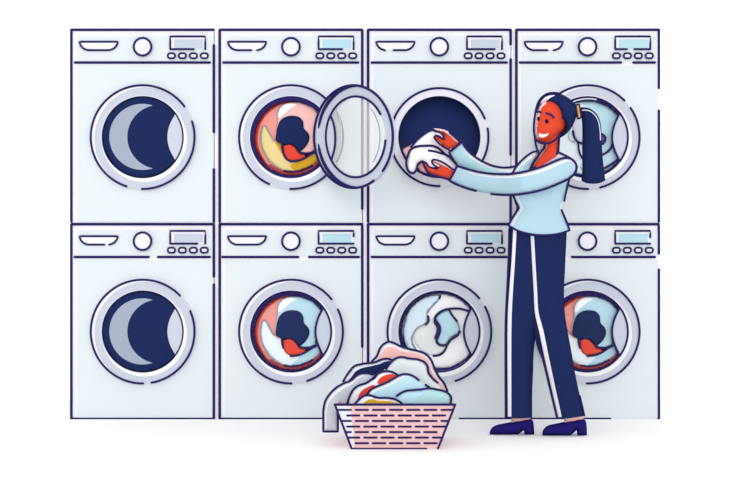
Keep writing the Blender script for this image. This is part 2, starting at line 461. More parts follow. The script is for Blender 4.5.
c = MB(); c.box(X(318)-.004, X(318)+.018, -.062, -.014, Z(150), Z(124), RING); c.build('hinge', d)

# ------------------------------------------------------------ laundry helpers
def garment(name, label, outline, y, m, regions=(), T=.012, R=7, lines=(), edge=None, group=None, cat='clothing', closed=False, sp=2.4, ink=None, raw=False, p=.5):
    c = MB(); ol = outline if raw else spline(outline, True)
    rg = [(spline(r[0], True), r[1]) for r in regions]
    surf, ed = c.inflate(ol, y, T, R, m, rg, space=sp, p=p, back=.35)
    if closed: c.loop(ol, 2.1, ed)
    for l in (edge or []): c.stroke(spline(l[0]), l[1] if len(l) > 1 else 2.1, ed, l[2] if len(l) > 2 else None)
    for l in lines:
        c.stroke(spline(l[0]), l[1] if len(l) > 1 else 2.1, surf, l[2] if len(l) > 2 else None)
    xs = [v[0] for v in c.v]; zs = [v[2] for v in c.v]; ys = [v[1] for v in c.v]
    return tag(c.build(name, loc=((min(xs)+max(xs))/2, (min(ys)+max(ys))/2, min(zs))), label, cat, group)
def off(pts, dx, dy): return [(p[0]+dx, p[1]+dy) for p in pts]

def mixed_load(dx, dy, upper, light, where, gold=None):
    """the tumbled load of red, pale and navy pieces; coordinates are those of the lower machine of column two"""
    q = lambda P: off(P, dx, dy)
    g = 'laundry in the '+where
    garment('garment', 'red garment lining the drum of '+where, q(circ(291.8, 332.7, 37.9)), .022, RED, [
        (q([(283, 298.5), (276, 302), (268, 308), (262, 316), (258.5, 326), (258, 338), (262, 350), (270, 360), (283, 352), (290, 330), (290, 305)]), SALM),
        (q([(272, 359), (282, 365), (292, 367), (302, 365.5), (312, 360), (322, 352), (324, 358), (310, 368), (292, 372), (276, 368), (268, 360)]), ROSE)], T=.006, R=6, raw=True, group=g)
    ol = [(262.5, 321.3), (265.2, 320), (268, 324), (271, 330), (274, 334.5), (277, 336.5), (282, 338), (300, 344), (318, 343.5), (321, 351), (316.5, 357.5), (309, 362), (300, 365.3), (291, 366.4), (282, 365), (273, 359.5), (266, 351), (261.5, 341), (260.5, 330)]
    reg = [(q([(281, 338), (284, 350), (291, 357), (299, 357), (290, 366.5), (300, 366), (312, 361), (322, 352), (318, 342), (300, 341)]), gold or LBLUE)]
    if gold: reg = [(q([(276, 336), (281, 338), (282, 348), (278, 343)]), gold), (q([(296, 357), (290, 360), (296, 366), (306, 364), (316, 359), (323, 350), (318, 342), (306, 350)]), gold)]
    garment('garment', ('%s garment curved along the drum bottom of ' % ('yellow' if gold else 'pale blue'))+where, q(ol), .018, light, reg, T=.008, R=6, group=g,
        edge=[(q([(284, 365.3), (291, 366.4), (300, 365.3), (308, 362.3), (312.5, 360)]), 1.8), (q([(284, 365), (273, 359.5), (266, 351), (261.5, 341), (260.5, 330), (262.5, 321.3), (265.2, 320), (268, 324), (271, 330), (274.5, 335)]), 1.0, GLINE)])
    uo = [(283, 299), (279.5, 303), (277.5, 308), (277, 316), (276, 333), (290, 336), (300, 340), (298.5, 346), (302, 347.5), (308, 347.8), (316, 345.5), (316, 345.5), (318, 330), (322.5, 312), (322.5, 312), (315, 302.5), (306, 298), (297, 296), (289, 296.3)]
    garment('garment', ('%s garment curled over the drum top of ' % ('pink' if gold else 'light blue'))+where, q(uo), .014, upper,
        [(q([(279, 304.5), (283, 300), (290, 298), (296, 299), (290, 303), (284, 308), (280, 312), (278, 312)]), CWHITE)], T=.008, R=6, group=g,  # white patch is a painted highlight on the cloth
        edge=[(q([(298.5, 346), (302, 347.5), (308, 347.8), (316, 345.5)]), 2.0), (q([(282.5, 299.5), (279.3, 303), (277.5, 308), (277.2, 313)]), 1.0, GLINE)])
    garment('garment', 'small red garment in the drum centre of '+where, q([(283, 340.5), (288, 338.5), (293, 339.5), (296.5, 343), (298.5, 347), (303, 348.8), (310, 348.5), (310, 348.5), (304.5, 352.8), (298, 355.3), (291.5, 356), (286, 353.2), (283.3, 348)]), .007, RED, T=.006, R=5, group=g,
        edge=[(q([(290.5, 356.2), (298, 355.3), (304.5, 352.8), (311, 348.7), (316.5, 345.6)]), 1.9), (q([(282, 337.5), (282, 343), (283.3, 348)]), 1.9)]+([(q([(283.3, 348), (286, 353.2), (291.5, 356), (297, 355.6)]), 1.9)] if gold else []))
    garment('garment', 'navy garment bundled in the drum centre of '+where, q([(276, 335.5), (276, 329), (277.5, 321), (280.5, 314.8), (286, 311.2), (293, 310.2), (299.5, 311.8), (303, 316), (304, 323), (308, 327.5), (309.5, 332), (308, 337.5), (304.5, 342.5), (300, 346), (300, 346), (296.5, 344), (293.5, 340), (288, 338.5), (283.5, 340), (280, 337.8)]), .001, NAVY, T=.004, R=8, group=g)
mixed_load(0, 0, LBLUE, PALE, 'machine below open door')
mixed_load(0, -194.5, PINK, YELL, 'machine with open door', GOLD)
mixed_load(296.7, 0, LBLUE, PALE, 'bottom machine of rightmost stack')

# white load, lower machine of column three
w3 = 'machine behind the basket'; g3 = 'laundry in '+w3
garment('garment', 'white garment filling the drum of '+w3, circ(439.9, 331.3, 38.1), .022, CWHITE, T=.006, R=6, raw=True, group=g3)
garment('garment', 'pale blue garment along the left drum side of '+w3,
    [(440.2, 295.6), (439, 299.5), (436, 303), (431, 308), (427.5, 313), (427.8, 318), (428.5, 321), (426, 324.3), (418, 328), (413.5, 334), (412.5, 342), (416, 349), (420, 355), (416, 359), (409, 352), (404, 342), (403.3, 331), (405, 320), (410, 309), (419, 300), (430, 295.5)], .015, PALEB,
    [([(403, 315), (408, 320), (404.5, 330), (407, 342), (413, 352), (410, 354), (402, 344), (400, 330)], LBLUE)], T=.006, R=6, group=g3,
    edge=[([(440.2, 295.6), (439.4, 298.6)], 2.0), ([(439.4, 298.6), (436, 303), (431, 308), (427.5, 313)], 1.1, GLINE), ([(428, 316), (428.5, 321), (425.6, 324.4)], 2.2), ([(425.6, 324.4), (418, 328), (413.5, 334), (412.5, 342), (416, 349)], 1.1, GLINE)])
garment('garment', 'off-white garment at the lower left in the drum of '+w3,
    [(428.5, 321), (432, 318), (435, 320), (440, 328), (437, 340), (447, 345), (444, 351), (439, 355), (433, 356), (424, 353), (417, 347), (413.5, 340), (414.5, 333), (419, 328.5), (426, 325)], .017, mat('cloth_off_white', (242, 248, 247)), T=.005, R=6, group=g3,
    edge=[([(447, 345), (444.5, 351), (439.5, 355), (433.5, 356)], 2.1)])
garment('garment', 'light blue garment in the drum centre of '+w3,
    [(436, 317.5), (441, 312.5), (449, 310), (452, 315), (457, 321), (459.7, 327), (459.5, 332), (456, 335.5), (450, 338.5), (447, 344), (443, 345.3), (438, 343), (436.6, 339), (439.5, 332), (439, 326), (436, 321.5)], .008, LBLUE, T=.006, R=6, group=g3,
    edge=[([(449, 309.5), (452, 315), (457, 321)], 2.1), ([(460, 331.5), (457.5, 335.5), (452.5, 338.5), (449, 342), (447, 345.5)], 2.2), ([(468.5, 311), (460, 308.7), (452, 308.6), (444, 310), (438, 313.5), (434.8, 318), (435.5, 322)], 2.3), ([(435.5, 322), (438.7, 327), (438.4, 332.5), (436.4, 338)], 4.4), ([(436.4, 338), (436.8, 342.5), (440.5, 345.3), (446.5, 345)], 2.2)])
# pale load, upper machine of column four
w4 = 'machine behind the ponytail'; g4 = 'laundry in '+w4
garment('garment', 'light blue garment filling the drum of '+w4, circ(588.4, 138.2, 37.9), .022, LBLUE,
    [([(552, 120), (560, 108), (572, 103), (584, 105), (590, 112), (582, 130), (582, 158), (584, 172), (570, 170), (556, 158), (550, 140)], PALE)], T=.006, R=6, raw=True, group=g4)
garment('garment', 'grey lavender garment left of the ponytail in '+w4, [(573, 121), (576, 119), (584, 118), (592, 124), (592, 142), (584, 143.7), (578, 142), (574.3, 137), (572.6, 130)], .012, LENS, T=.006, R=5, group=g4,
    edge=[([(572.8, 131), (574.3, 137), (578, 142), (584, 143.7)], 2.1), ([(578.3, 142), (578.8, 149), (580.5, 155), (584, 160)], 2.1), ([(569.5, 132), (568.6, 137), (571, 141), (575, 142)], 1.0, GLINE)])
garment('garment', 'purple garment corner right of the ponytail in '+w4, [(598, 134), (602.5, 134.2), (605.5, 137), (605.5, 140), (603, 144), (598, 146)], .010, PURP, T=.005, R=4, group=g4,
    edge=[([(602, 134), (605.5, 137), (605.5, 140), (603, 144)], 2.1)])
garment('garment', 'pale blue garment folded along the drum bottom of '+w4, [(600, 154), (606, 153), (610, 149), (613, 143), (616, 150), (619, 158), (613, 163), (605, 168), (594, 171.5), (584, 172), (580, 166), (590, 158)], .014, mat('cloth_ice_blue', (205, 231, 245)), T=.005, R=5, group=g4,
    edge=[([(602, 155), (606.5, 152.5), (610.5, 148.5), (612.8, 143)], 2.1), ([(619, 158), (613, 163), (605, 168), (594, 171.5)], 2.0)])

# ------------------------------------------------------------ laundry basket on the floor
YB = -.876; yb2 = -.59
bk = thing('laundry_basket', 'pink woven laundry basket on the floor, heaped with clothes', 'laundry basket', (W(394.5, 449, -.7)[0], -.708, 0))
c = MB()
TL, TR_, BR, BL = (334.8, 404.6), (455.3, 404.6), (437.9, 448.9), (351.7, 448.9)
c.plate([TL, TR_, BR, BL], YB, .008, WHITE, regions=[([(350.5, 406), (454.5, 406), (437.5, 448.6), (354.5, 448.6)], BPINK)])  # white left bare beside the pink is a painted highlight
A = [W(*p, YB+.008) for p in (TL, TR_, BR, BL)]; bcx = (A[2][0]+A[3][0])/2; Bk = [(bcx+(a[0]-bcx)*.93, yb2, a[2]) for a in A]
def slab(P, n, t=.008):
    n = Vector(n); V = [Vector(p) for p in P]+[Vector(p)+n*t for p in P]
    c.add(V, [(0, 1, 2, 3), (7, 6, 5, 4), (0, 4, 5, 1), (1, 5, 6, 2), (2, 6, 7, 3), (3, 7, 4, 0)], BPINK)
slab([A[0], Bk[0], Bk[3], A[3]], (1, 0, 0)); slab([A[1], Bk[1], Bk[2], A[2]], (-1, 0, 0))
slab([Bk[0], Bk[1], Bk[2], Bk[3]], (0, -1, 0)); slab([A[3], A[2], Bk[2], Bk[3]], (0, 0, 1))
c.line(*TL, *BL, y=YB); c.line(*TR_, *BR, y=YB); c.line(*BL, 426.2, 448.9, y=YB)
c.build('basket_body', bk)
c = MB(); c.line(*TL, *TR_, y=YB, w=2.4);
c.build('rim', bk)
c = MB()
for k, ry in enumerate([409.9, 415.5, 421, 426.6, 432.1, 437.6, 443.2]):
    f = (ry-404.6)/44.3; xl = TL[0]+(BL[0]-TL[0])*f+1.2; xr = TR_[0]+(BR[0]-TR_[0])*f-1.5
    x = 310+(207 if k % 2 == 0 else 168)/4.5625-17.1*3
    while x < xr:
        a, e = max(x, xl), min(x+12.6, xr)
        if e-a > 2.5: c.stroke([(a, ry), ((a+e)/2, ry), (e, ry)], 2.0, YB)
        x += 17.15
c.build('weave', bk)

HG = 'clothes heaped in the pink laundry basket'
def heap(label, ol, y, m, regs=(), edge=(), lines=(), T=.018, R=8):
    garment('towel' if 'towel' in label else 'garment', label, ol, y, m, regs, T=T, R=R, edge=list(edge), lines=list(lines), group=HG)
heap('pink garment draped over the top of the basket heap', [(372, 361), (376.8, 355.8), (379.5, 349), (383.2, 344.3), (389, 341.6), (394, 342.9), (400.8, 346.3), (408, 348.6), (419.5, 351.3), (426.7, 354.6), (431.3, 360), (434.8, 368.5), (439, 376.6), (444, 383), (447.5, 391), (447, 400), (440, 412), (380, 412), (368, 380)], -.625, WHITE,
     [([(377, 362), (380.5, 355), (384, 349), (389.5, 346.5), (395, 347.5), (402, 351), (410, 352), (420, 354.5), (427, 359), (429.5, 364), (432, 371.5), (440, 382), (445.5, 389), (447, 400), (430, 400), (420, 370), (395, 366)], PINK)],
     edge=[([(372, 361), (376.8, 355.8), (379.5, 349), (383.2, 344.3), (389, 341.6), (394, 342.9), (400.8, 346.3), (408, 348.6), (419.5, 351.3), (426.7, 354.6), (431.3, 360), (434.8, 368.5), (439, 376.6), (444, 383), (447.5, 391)],)])
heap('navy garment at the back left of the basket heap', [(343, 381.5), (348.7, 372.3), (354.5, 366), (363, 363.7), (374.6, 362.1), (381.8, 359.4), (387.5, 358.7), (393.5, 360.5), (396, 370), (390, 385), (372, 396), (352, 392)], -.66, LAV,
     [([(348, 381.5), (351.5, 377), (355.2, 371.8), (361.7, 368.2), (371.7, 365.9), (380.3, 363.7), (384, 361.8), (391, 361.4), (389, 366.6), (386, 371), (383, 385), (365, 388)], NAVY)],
     edge=[([(343, 381.5), (348.7, 372.3), (354.5, 366), (363, 363.7), (374.6, 362.1), (381.8, 359.4), (387.5, 358.7), (393.5, 360.5)],)])
heap('large pale cloth in the middle of the basket heap', [(383, 372), (387, 366.5), (391.5, 361.6), (396.5, 358), (401, 357), (409, 358.3), (418, 359.4), (424, 361.8), (427.8, 366.6), (428.3, 371.6), (432.4, 378), (437.5, 382.5), (441, 387), (444, 400), (430, 412), (395, 410), (384, 385)], -.69, mat('cloth_pale_heap', (234, 243, 247)),
     edge=[([(386, 369), (391.5, 361.6), (396.5, 358), (401, 357), (409, 358.3), (418, 359.4), (424, 361.8), (427.8, 366.6), (428.3, 371.6), (432.4, 378), (437.8, 382.8)],)])
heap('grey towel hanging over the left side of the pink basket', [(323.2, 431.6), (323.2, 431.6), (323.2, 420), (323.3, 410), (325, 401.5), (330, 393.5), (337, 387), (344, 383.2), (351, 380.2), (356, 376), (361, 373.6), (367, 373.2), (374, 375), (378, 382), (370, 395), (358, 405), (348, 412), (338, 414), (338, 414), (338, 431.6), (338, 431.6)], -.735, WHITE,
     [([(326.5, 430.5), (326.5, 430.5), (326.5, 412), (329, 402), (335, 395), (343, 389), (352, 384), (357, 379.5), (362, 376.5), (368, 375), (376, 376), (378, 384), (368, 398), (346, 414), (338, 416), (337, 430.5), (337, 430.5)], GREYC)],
     edge=[([(338, 412), (338, 431.6), (338, 431.6), (323.2, 431.6), (323.2, 431.6), (323.2, 420), (323.3, 410), (325, 401.5), (330, 393.5), (337, 387), (344, 383.2), (351, 380.2), (356, 376), (361, 373.6), (367, 373.2), (373, 374.6)],)], T=.014, R=6)
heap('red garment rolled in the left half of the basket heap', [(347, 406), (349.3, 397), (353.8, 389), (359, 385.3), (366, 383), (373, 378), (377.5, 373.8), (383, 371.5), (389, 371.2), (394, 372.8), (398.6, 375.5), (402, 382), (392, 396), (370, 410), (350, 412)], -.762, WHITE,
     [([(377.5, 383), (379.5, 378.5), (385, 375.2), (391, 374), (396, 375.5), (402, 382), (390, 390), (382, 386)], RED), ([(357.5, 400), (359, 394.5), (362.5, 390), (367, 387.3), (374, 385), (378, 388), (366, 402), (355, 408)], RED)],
     edge=[([(347, 404.5), (349.3, 397), (353.8, 389), (359, 385.3), (366, 383), (373, 378), (377.5, 373.8), (383, 371.5), (389, 371.2), (394, 372.8), (398.6, 375.5)],), ([(378.5, 373.5), (375, 378), (372.5, 380)], 1.2)])
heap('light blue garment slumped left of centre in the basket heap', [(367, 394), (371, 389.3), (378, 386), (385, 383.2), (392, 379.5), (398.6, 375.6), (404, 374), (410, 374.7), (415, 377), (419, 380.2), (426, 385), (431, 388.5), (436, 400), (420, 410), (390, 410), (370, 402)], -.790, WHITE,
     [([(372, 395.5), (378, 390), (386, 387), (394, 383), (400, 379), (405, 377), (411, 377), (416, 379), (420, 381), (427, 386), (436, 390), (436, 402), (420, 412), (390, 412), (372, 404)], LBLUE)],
     edge=[([(356, 402.5), (362, 397.5), (367, 394), (371, 389.3), (378, 386), (385, 383.2), (392, 379.5), (398.6, 375.6), (404, 374), (410, 374.7), (415, 377), (419, 380.2)],), ([(425.6, 384.6), (429.8, 387.6)],)])
heap('light blue garment bulging at the right of the basket heap', [(396, 397), (401.5, 392.6), (406.6, 390.7), (421, 389.3), (429.5, 388.2), (437, 389.4), (444, 391), (448.4, 393.4), (451.2, 397.3), (451.2, 401.5), (449.5, 406), (440, 410), (405, 410), (396, 404)], -.815, LBLUE,
     [([(430, 391), (440, 391.5), (449, 395), (452, 400), (449, 410), (415, 410), (418, 398)], MINT)],
     edge=[([(396.5, 396), (401.5, 392.6), (406.6, 390.7), (421, 389.3), (429.5, 388.2), (437, 389.4), (444, 391), (448.4, 393.4), (451.2, 397.3), (451.2, 401.5), (450, 404.5)],)], T=.022)
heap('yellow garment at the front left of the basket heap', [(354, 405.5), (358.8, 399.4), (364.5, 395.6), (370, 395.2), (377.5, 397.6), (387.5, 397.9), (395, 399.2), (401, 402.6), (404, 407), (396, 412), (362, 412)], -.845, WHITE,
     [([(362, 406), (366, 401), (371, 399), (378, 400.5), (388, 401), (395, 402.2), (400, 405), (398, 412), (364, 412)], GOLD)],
     edge=[([(354.5, 404.5), (358.8, 399.4), (364.5, 395.6), (370, 395.2), (377.5, 397.6), (387.5, 397.9), (395, 399.2), (401, 402.6), (403, 404.8)],)], T=.014, R=6)

# ------------------------------------------------------------ the laundry in the woman's hands
garment('garment', 'pink garment peeking out beneath the white one the woman holds', [(410.3, 143.8), (406, 146), (401.9, 148.9), (403, 153.5), (406, 159), (409, 166), (417.7, 169), (419, 171.5), (427, 174.8), (436, 175), (438, 160), (430, 150), (418, 146)], -.075, PINK, T=.02, R=8, group='laundry in the hands of the woman',
    edge=[([(410.3, 143.8), (406, 146), (401.9, 148.9), (403, 153.5), (406, 159)], 2.0), ([(417.7, 169), (419, 171.5), (427, 174.8), (436, 176)], 2.2)])
up = spline([(411, 147), (415, 142), (419, 138), (426, 132.6), (432, 130), (437, 131.2), (442, 134), (448, 142), (452, 149), (456, 158), (457, 166), (446, 166), (430, 158), (416, 154)], True)
lo_ = spline([(408, 158), (409, 152), (412.5, 148), (417, 146.3), (424.6, 145.7), (432.9, 145.9), (437.5, 147.7), (441, 150.3), (444.5, 153.6), (449.3, 156.6), (453, 160), (457, 164.5), (455, 170), (447, 173), (436, 172), (428, 169), (423.5, 162), (420.3, 162.4), (417.9, 165), (416.4, 169.8), (413.8, 173.2), (410.5, 173), (407.8, 170), (406.3, 165)], True)
c = MB()
s1, e1 = c.inflate(up, -.115, .03, 12, CWHITE, space=2.2)
s2, e2 = c.inflate(lo_, -.150, .03, 12, CWHITE, space=2.2)
c.stroke(spline([(411, 147), (415, 142), (419, 138), (426, 132.6), (432, 130), (437, 131.5)]), 2.1, e1)
c.stroke(spline([(423.5, 161.8), (420.3, 162.4), (417.9, 165), (416.4, 169.8), (413.8, 173.2), (410.5, 173), (407.8, 170), (406.3, 165), (406.5, 160), (408, 155), (409.5, 151), (412.5, 148), (417, 146.3), (424.6, 145.7), (432.9, 145.9), (437.5, 147.7), (441, 150.3), (444.5, 153.6), (449.3, 156.8), (453, 160.3), (457, 165)]), 2.2, e2)
c.stroke(spline([(428.6, 150.5), (434, 151.3), (440, 153), (446, 155)]), 2.2, s2)
tag(c.build('garment', loc=(W(430, 173, -.13)[0], -.13, W(430, 173, -.13)[2])), 'crumpled white garment held by the woman in front of the open drum', 'clothing', 'laundry in the hands of the woman')

# ------------------------------------------------------------ the woman
YP = -.50; YL, YR = -.487, -.513
pr = thing('person', 'woman with dark ponytail in light blue blouse and navy trousers loading laundry', 'person', (W(540, 435, YP)[0], YP, 0))
def lerp(x, xs, ys): return float(np.interp(x, xs, ys))
ynear = lambda a, b_=0: lerp(a, [448, 470, 500, 512, 522, 545, 562, 578], [-.235, -.32, -.47, -.55, -.605, -.635, -.63, -.57])
yfar = lambda a, b_=0: lerp(a, [448, 470, 500, 525], [-.185, -.25, -.37, -.42])
# body: one continuous surface -------------------------------------------------
c = MB()
head = spline([(549, 95), (543, 97), (539, 102), (536.5, 108), (535.3, 115), (534.6, 124), (534.6, 132), (535.6, 138), (538.5, 141.5), (545, 143.3), (551, 142), (556, 138.8), (560, 134.5), (564, 132), (566, 128), (568, 120), (568, 110), (564, 101), (557, 96)], True)
hs, he = c.inflate(head, YP, .088, 17, SKIN, space=2.0)
c.inflate(spline([(545.3, 138), (545, 147), (543, 150.5), (541, 153), (536, 160), (530, 169), (530, 178), (560, 178), (559.5, 153), (558.6, 146), (560, 132)], True), YP, .045, 8, SKIN, space=2)
c.inflate(spline([(530, 168), (545, 162), (560, 158), (568, 162), (570, 170), (564, 186), (557, 208), (558, 222), (556, 229), (520, 227), (518, 222), (524, 207), (518, 190), (518, 174)], True), YP, .048, 18, SKIN, space=3)
def w3_(p): return Vector(W(*p))
def limb(P, R, k=10):
    pts, rad = [], []
    for i in range(len(P)-1):
        for j in range(k):
            pts.append(w3_(P[i]).lerp(w3_(P[i+1]), j/k)); rad.append(R[i]+(R[i+1]-R[i])*j/k)
    pts.append(w3_(P[-1])); rad.append(R[-1]); c.tube(pts, rad, SKIN, 12)
limb([(563, 169, -.57), (545, 177, -.60), (512, 184.5, ynear(512)), (480, 181, ynear(480)), (455, 174.5, -.235)], [.026, .018, .016, .017, .020])
limb([(530, 172, -.44), (505, 175.5, yfar(505)), (480, 168, yfar(480)), (466, 160, yfar(466)), (456, 149, -.19)], [.026, .022, .018, .018, .018])
limb([(526, 222, YP), (523, 245, YL), (520, 330, YL), (520.5, 412, YL), (521, 425, YL)], [.042, .044, .036, .020, .012])
limb([(548, 222, YP), (548, 245, YR), (549, 320, YR), (567, 390, YR), (573, 425, YR)], [.042, .044, .036, .020, .012])
limb([(522, 428.5, YL), (503, 431.5, YL)], [.011, .007]); limb([(574.5, 428.5, YR), (556, 431.5, YR)], [.011, .007])
c.tube([W(539.6, 122, YP-.045), W(537.6, 126.6, YP-.052), W(539.2, 128.6, YP-.045)], [.004, .009, .006], SKIN)
# far hand: palm, thumb and four fingers over the cloth
ph = spline([(458.5, 141.8), (452.6, 135.6), (447, 131), (443.6, 129.3), (441.5, 132), (443.5, 137.5), (440, 141), (443, 146), (449.3, 149.5)], True)
c.inflate(ph, -.193, .013, 4, SKIN, space=1.5)
def px_tube(P, w, y):                               # finger: page polyline with widths
    pts = [W(p[0], p[1], y) for p in P]; c.tube(pts, [a/2*(D+y)/F for a in w], SKIN, 8)
for k, (dy, sh) in enumerate([(-.014, 0), (-.004, -1.2), (.006, -.4), (.015, 1.6)]):
    px_tube([(447, 133.2), (442.5, 131), (438.5+sh*.5, 130), (434.4+sh, 129.2)], [4.6, 3.6, 2.9, 2.0], -.193+dy)
px_tube([(446, 143), (441, 140.8), (438, 138.6), (435.8, 137.2)], [6.0, 4.4, 3.4, 3.0], -.198)
# near hand
ph = spline([(454, 168), (447, 165.2), (442, 163.5), (438, 167.5), (432, 169), (428.5, 171.5), (431, 173.9), (438, 175.8), (446, 178.2), (450.5, 180)], True)
c.inflate(ph, -.238, .015, 5, SKIN, space=1.5)
for k, (dy, sh) in enumerate([(-.016, 0), (-.006, -.8), (.005, .2), (.014, 1.8)]):
    px_tube([(433.5, 171.2), (429.2, 169), (426.2+sh*.5, 165.2), (424.2+sh, 162.6)], [5.2, 4.2, 3.4, 2.4], -.235+dy)
px_tube([(446, 166.6), (440.5, 163.6), (436.5, 162.2), (433.3, 161.6)], [4.6, 4.0, 3.2, 2.8], -.240)
me0 = bpy.data.meshes.new('tmp'); me0.from_pydata(c.v, [], c.f); me0.update()
tmp = bpy.data.objects.new('tmp', me0); C.objects.link(tmp)
rm = tmp.modifiers.new('r', 'REMESH'); rm.mode = 'VOXEL'; rm.voxel_size = .0036; rm.use_smooth_shade = True
dg = bpy.context.evaluated_depsgraph_get(); body = bpy.data.meshes.new_from_object(tmp.evaluated_get(dg))
bpy.data.objects.remove(tmp)
pb = Vector(pr.location)
n = len(body.vertices); co = np.empty(n*3); body.vertices.foreach_get('co', co); co = co.reshape(-1, 3)
nf = len(body.polygons); ctr = np.empty(nf*3); body.polygons.foreach_get('center', ctr); ctr = ctr.reshape(-1, 3)
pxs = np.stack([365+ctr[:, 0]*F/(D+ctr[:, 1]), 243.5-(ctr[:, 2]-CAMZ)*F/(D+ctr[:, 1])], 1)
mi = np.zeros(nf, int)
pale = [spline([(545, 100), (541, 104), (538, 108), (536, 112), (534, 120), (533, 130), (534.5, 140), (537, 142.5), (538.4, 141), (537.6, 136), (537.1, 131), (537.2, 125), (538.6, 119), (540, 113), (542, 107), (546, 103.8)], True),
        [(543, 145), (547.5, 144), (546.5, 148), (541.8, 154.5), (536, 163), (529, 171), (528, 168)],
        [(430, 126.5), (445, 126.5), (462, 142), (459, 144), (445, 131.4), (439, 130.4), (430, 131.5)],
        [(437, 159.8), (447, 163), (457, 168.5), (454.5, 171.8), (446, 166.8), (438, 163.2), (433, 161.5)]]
for P in pale: mi[inside(pxs, P) & (ctr[:, 2] > .9)] = 1  # painted highlight strips on face, neck and hands
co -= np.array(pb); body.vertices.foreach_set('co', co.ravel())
body.materials.clear(); body.materials.append(SKIN); body.materials.append(mat('skin_highlight', (252, 226, 230)))
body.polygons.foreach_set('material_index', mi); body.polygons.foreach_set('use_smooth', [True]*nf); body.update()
bo = bpy.data.objects.new('body', body); C.objects.link(bo); bo.parent = pr
# contour lines of face, neck and hands
c = MB()
yh = lambda a, b_: YP-.032
c.stroke(spline([(541.5, 97.5), (538.6, 102), (536.3, 108), (535, 115), (534, 124), (534, 132), (535.2, 138), (538.5, 142), (545, 143.6), (551, 142.3), (556, 139), (560, 134.5)]), 2.2, lambda a, b_: YP-.032-.035*min(1, max(0, (a-538)/5)))
c.stroke(spline([(559.3, 138), (558.7, 146), (558.3, 152)]), 2.1, YP-.03)
c.stroke(spline([(545, 144.5), (544.3, 148), (541, 151.8), (538, 156), (534.5, 161.5), (529.8, 169.5)]), 2.1, YP-.03)
tag(c.build('face_contour', bo), 'dark line around the face and neck')
c = MB()
c.stroke(spline([(433, 129.6), (437.5, 131.6), (441.5, 133.6), (443.6, 136.8), (444.6, 139.4), (442, 138.2), (438.5, 136), (435.6, 135.4), (434, 137.2), (437, 141.4), (441, 145), (446, 148.3), (449.3, 150)]), 1.9, -.212)
c.stroke(spline([(433.6, 128), (440, 127.9), (444.5, 129), (450, 133.5), (456, 139), (460, 142.3)]), 1.0, -.205)
c.stroke(spline([(423, 161.6), (425.5, 162.6), (428.8, 166.6), (432.9, 168), (438.6, 167.6), (435, 166), (432.3, 163.3), (431.6, 160.8), (433.2, 159.6), (439.4, 160.8), (446, 164.2), (451, 168), (454, 170)]), 1.9, -.256)
c.stroke(spline([(422.8, 162), (424.7, 167.2), (427.5, 172), (431, 174.6), (438, 176.4), (446, 178.7), (450, 180)]), 2.2, -.256)
tag(c.build('hand_contour', bo), 'dark lines around the hands and fingers')
sf = lambda a, b_: hs(a, b_)-.005
for P in ([(536.4, 112), (539, 111.6), (541, 112.2)], [(546, 113.2), (549, 113.8), (552, 115.4), (554, 117.8)]):
    c = MB(); c.stroke(spline(P), 1.9, sf); c.build('eyebrow', bo)
for (ex, ey, ew) in ((538.6, 118.8, 1.4), (546.8, 121.2, 1.8)):
    c = MB(); c.plate(circ(ex, ey, ew, 20, ry=2.1), sf(ex, ey)-.003, .004, mat('eye_dark', (36, 20, 60))); c.build('eye', bo)
c = MB()
mo = spline([(539, 133.3), (542.5, 134.2), (546, 134), (549, 133), (549, 133), (546.8, 136), (543, 137.6), (540, 137.3), (538.8, 136)], True)
P, TR, _ = tri(mo, space=1.5); c.add([W(p[0], p[1], sf(*p)-.0025) for p in P], TR, CWHITE); c.add([W(p[0], p[1], sf(*p)+.002) for p in P], [q[::-1] for q in TR], CWHITE); c.build('mouth', bo)

# hair --------------------------------------------------------------------------
c = MB()
hair = spline([(536, 113.5), (536, 108.5), (537.5, 104), (540, 99.5), (544, 95.5), (549, 93.2), (554, 92.8), (560, 93.5), (567, 97), (573, 101.5), (577, 106.5), (577.5, 112), (576, 118), (573.5, 124), (570, 130), (565, 135), (560, 138), (560, 138), (560.5, 131.5), (563.5, 131), (565.3, 128), (565, 124), (562.5, 121.3), (560.3, 121), (560.3, 121), (559, 114), (556, 108), (551.5, 104.3), (546, 103), (541.5, 104.5), (538.8, 108.5)], True)
ss, se = c.inflate(hair, YP, .098, 8, NAVY, [(spline([(540.4, 103.6), (541.8, 100.6), (545.5, 97), (550, 95.4), (555, 95.2), (550, 98), (546, 101.3), (543, 102.6)], True), LAV)], space=1.8)  # lavender region is a highlight painted on the hair
c.stroke(spline([(536.2, 112), (537.5, 104), (540, 99.5), (544, 95.5), (549, 93.2), (554, 92.8), (560, 93.5)]), 2.1, se)
hr = c.build('hair', bo)
c = MB()
c.inflate(spline([(535.2, 139), (536, 145), (537.3, 150), (540, 151.5), (543, 148.6), (545, 143), (545, 138)], True), YP+.01, .02, 4, LAV, space=1.8)
c.stroke(spline([(534.8, 136), (535.8, 144), (537.4, 150.4)]), 2.1, YP-.02)
tag(c.build('hair_lock', hr), 'pale lock hanging behind the chin')
c = MB()
pony = spline([(580, 107.8), (585, 107.3), (590.5, 108.8), (596, 113), (599.6, 119.5), (601.3, 128), (602, 145), (603, 160), (604.6, 174), (605.4, 180.5), (605.4, 180.5), (600, 183), (593, 183.8), (586, 183), (581.3, 180.8), (581.3, 180.8), (582.2, 172), (582.2, 150), (582.2, 128), (581.5, 118)], True)
ss, se = c.inflate(pony, YP+.02, .04, 10, NAVY, space=2.4)
c.stroke(spline([(582.5, 110.2), (587, 110.3), (592, 112.3), (596.3, 117), (598.8, 123), (600, 131), (600.5, 140)]), 1.1, lambda a, b_: ss(a, b_)-.001, LAV)  # hair highlight drawn as a thin lavender line
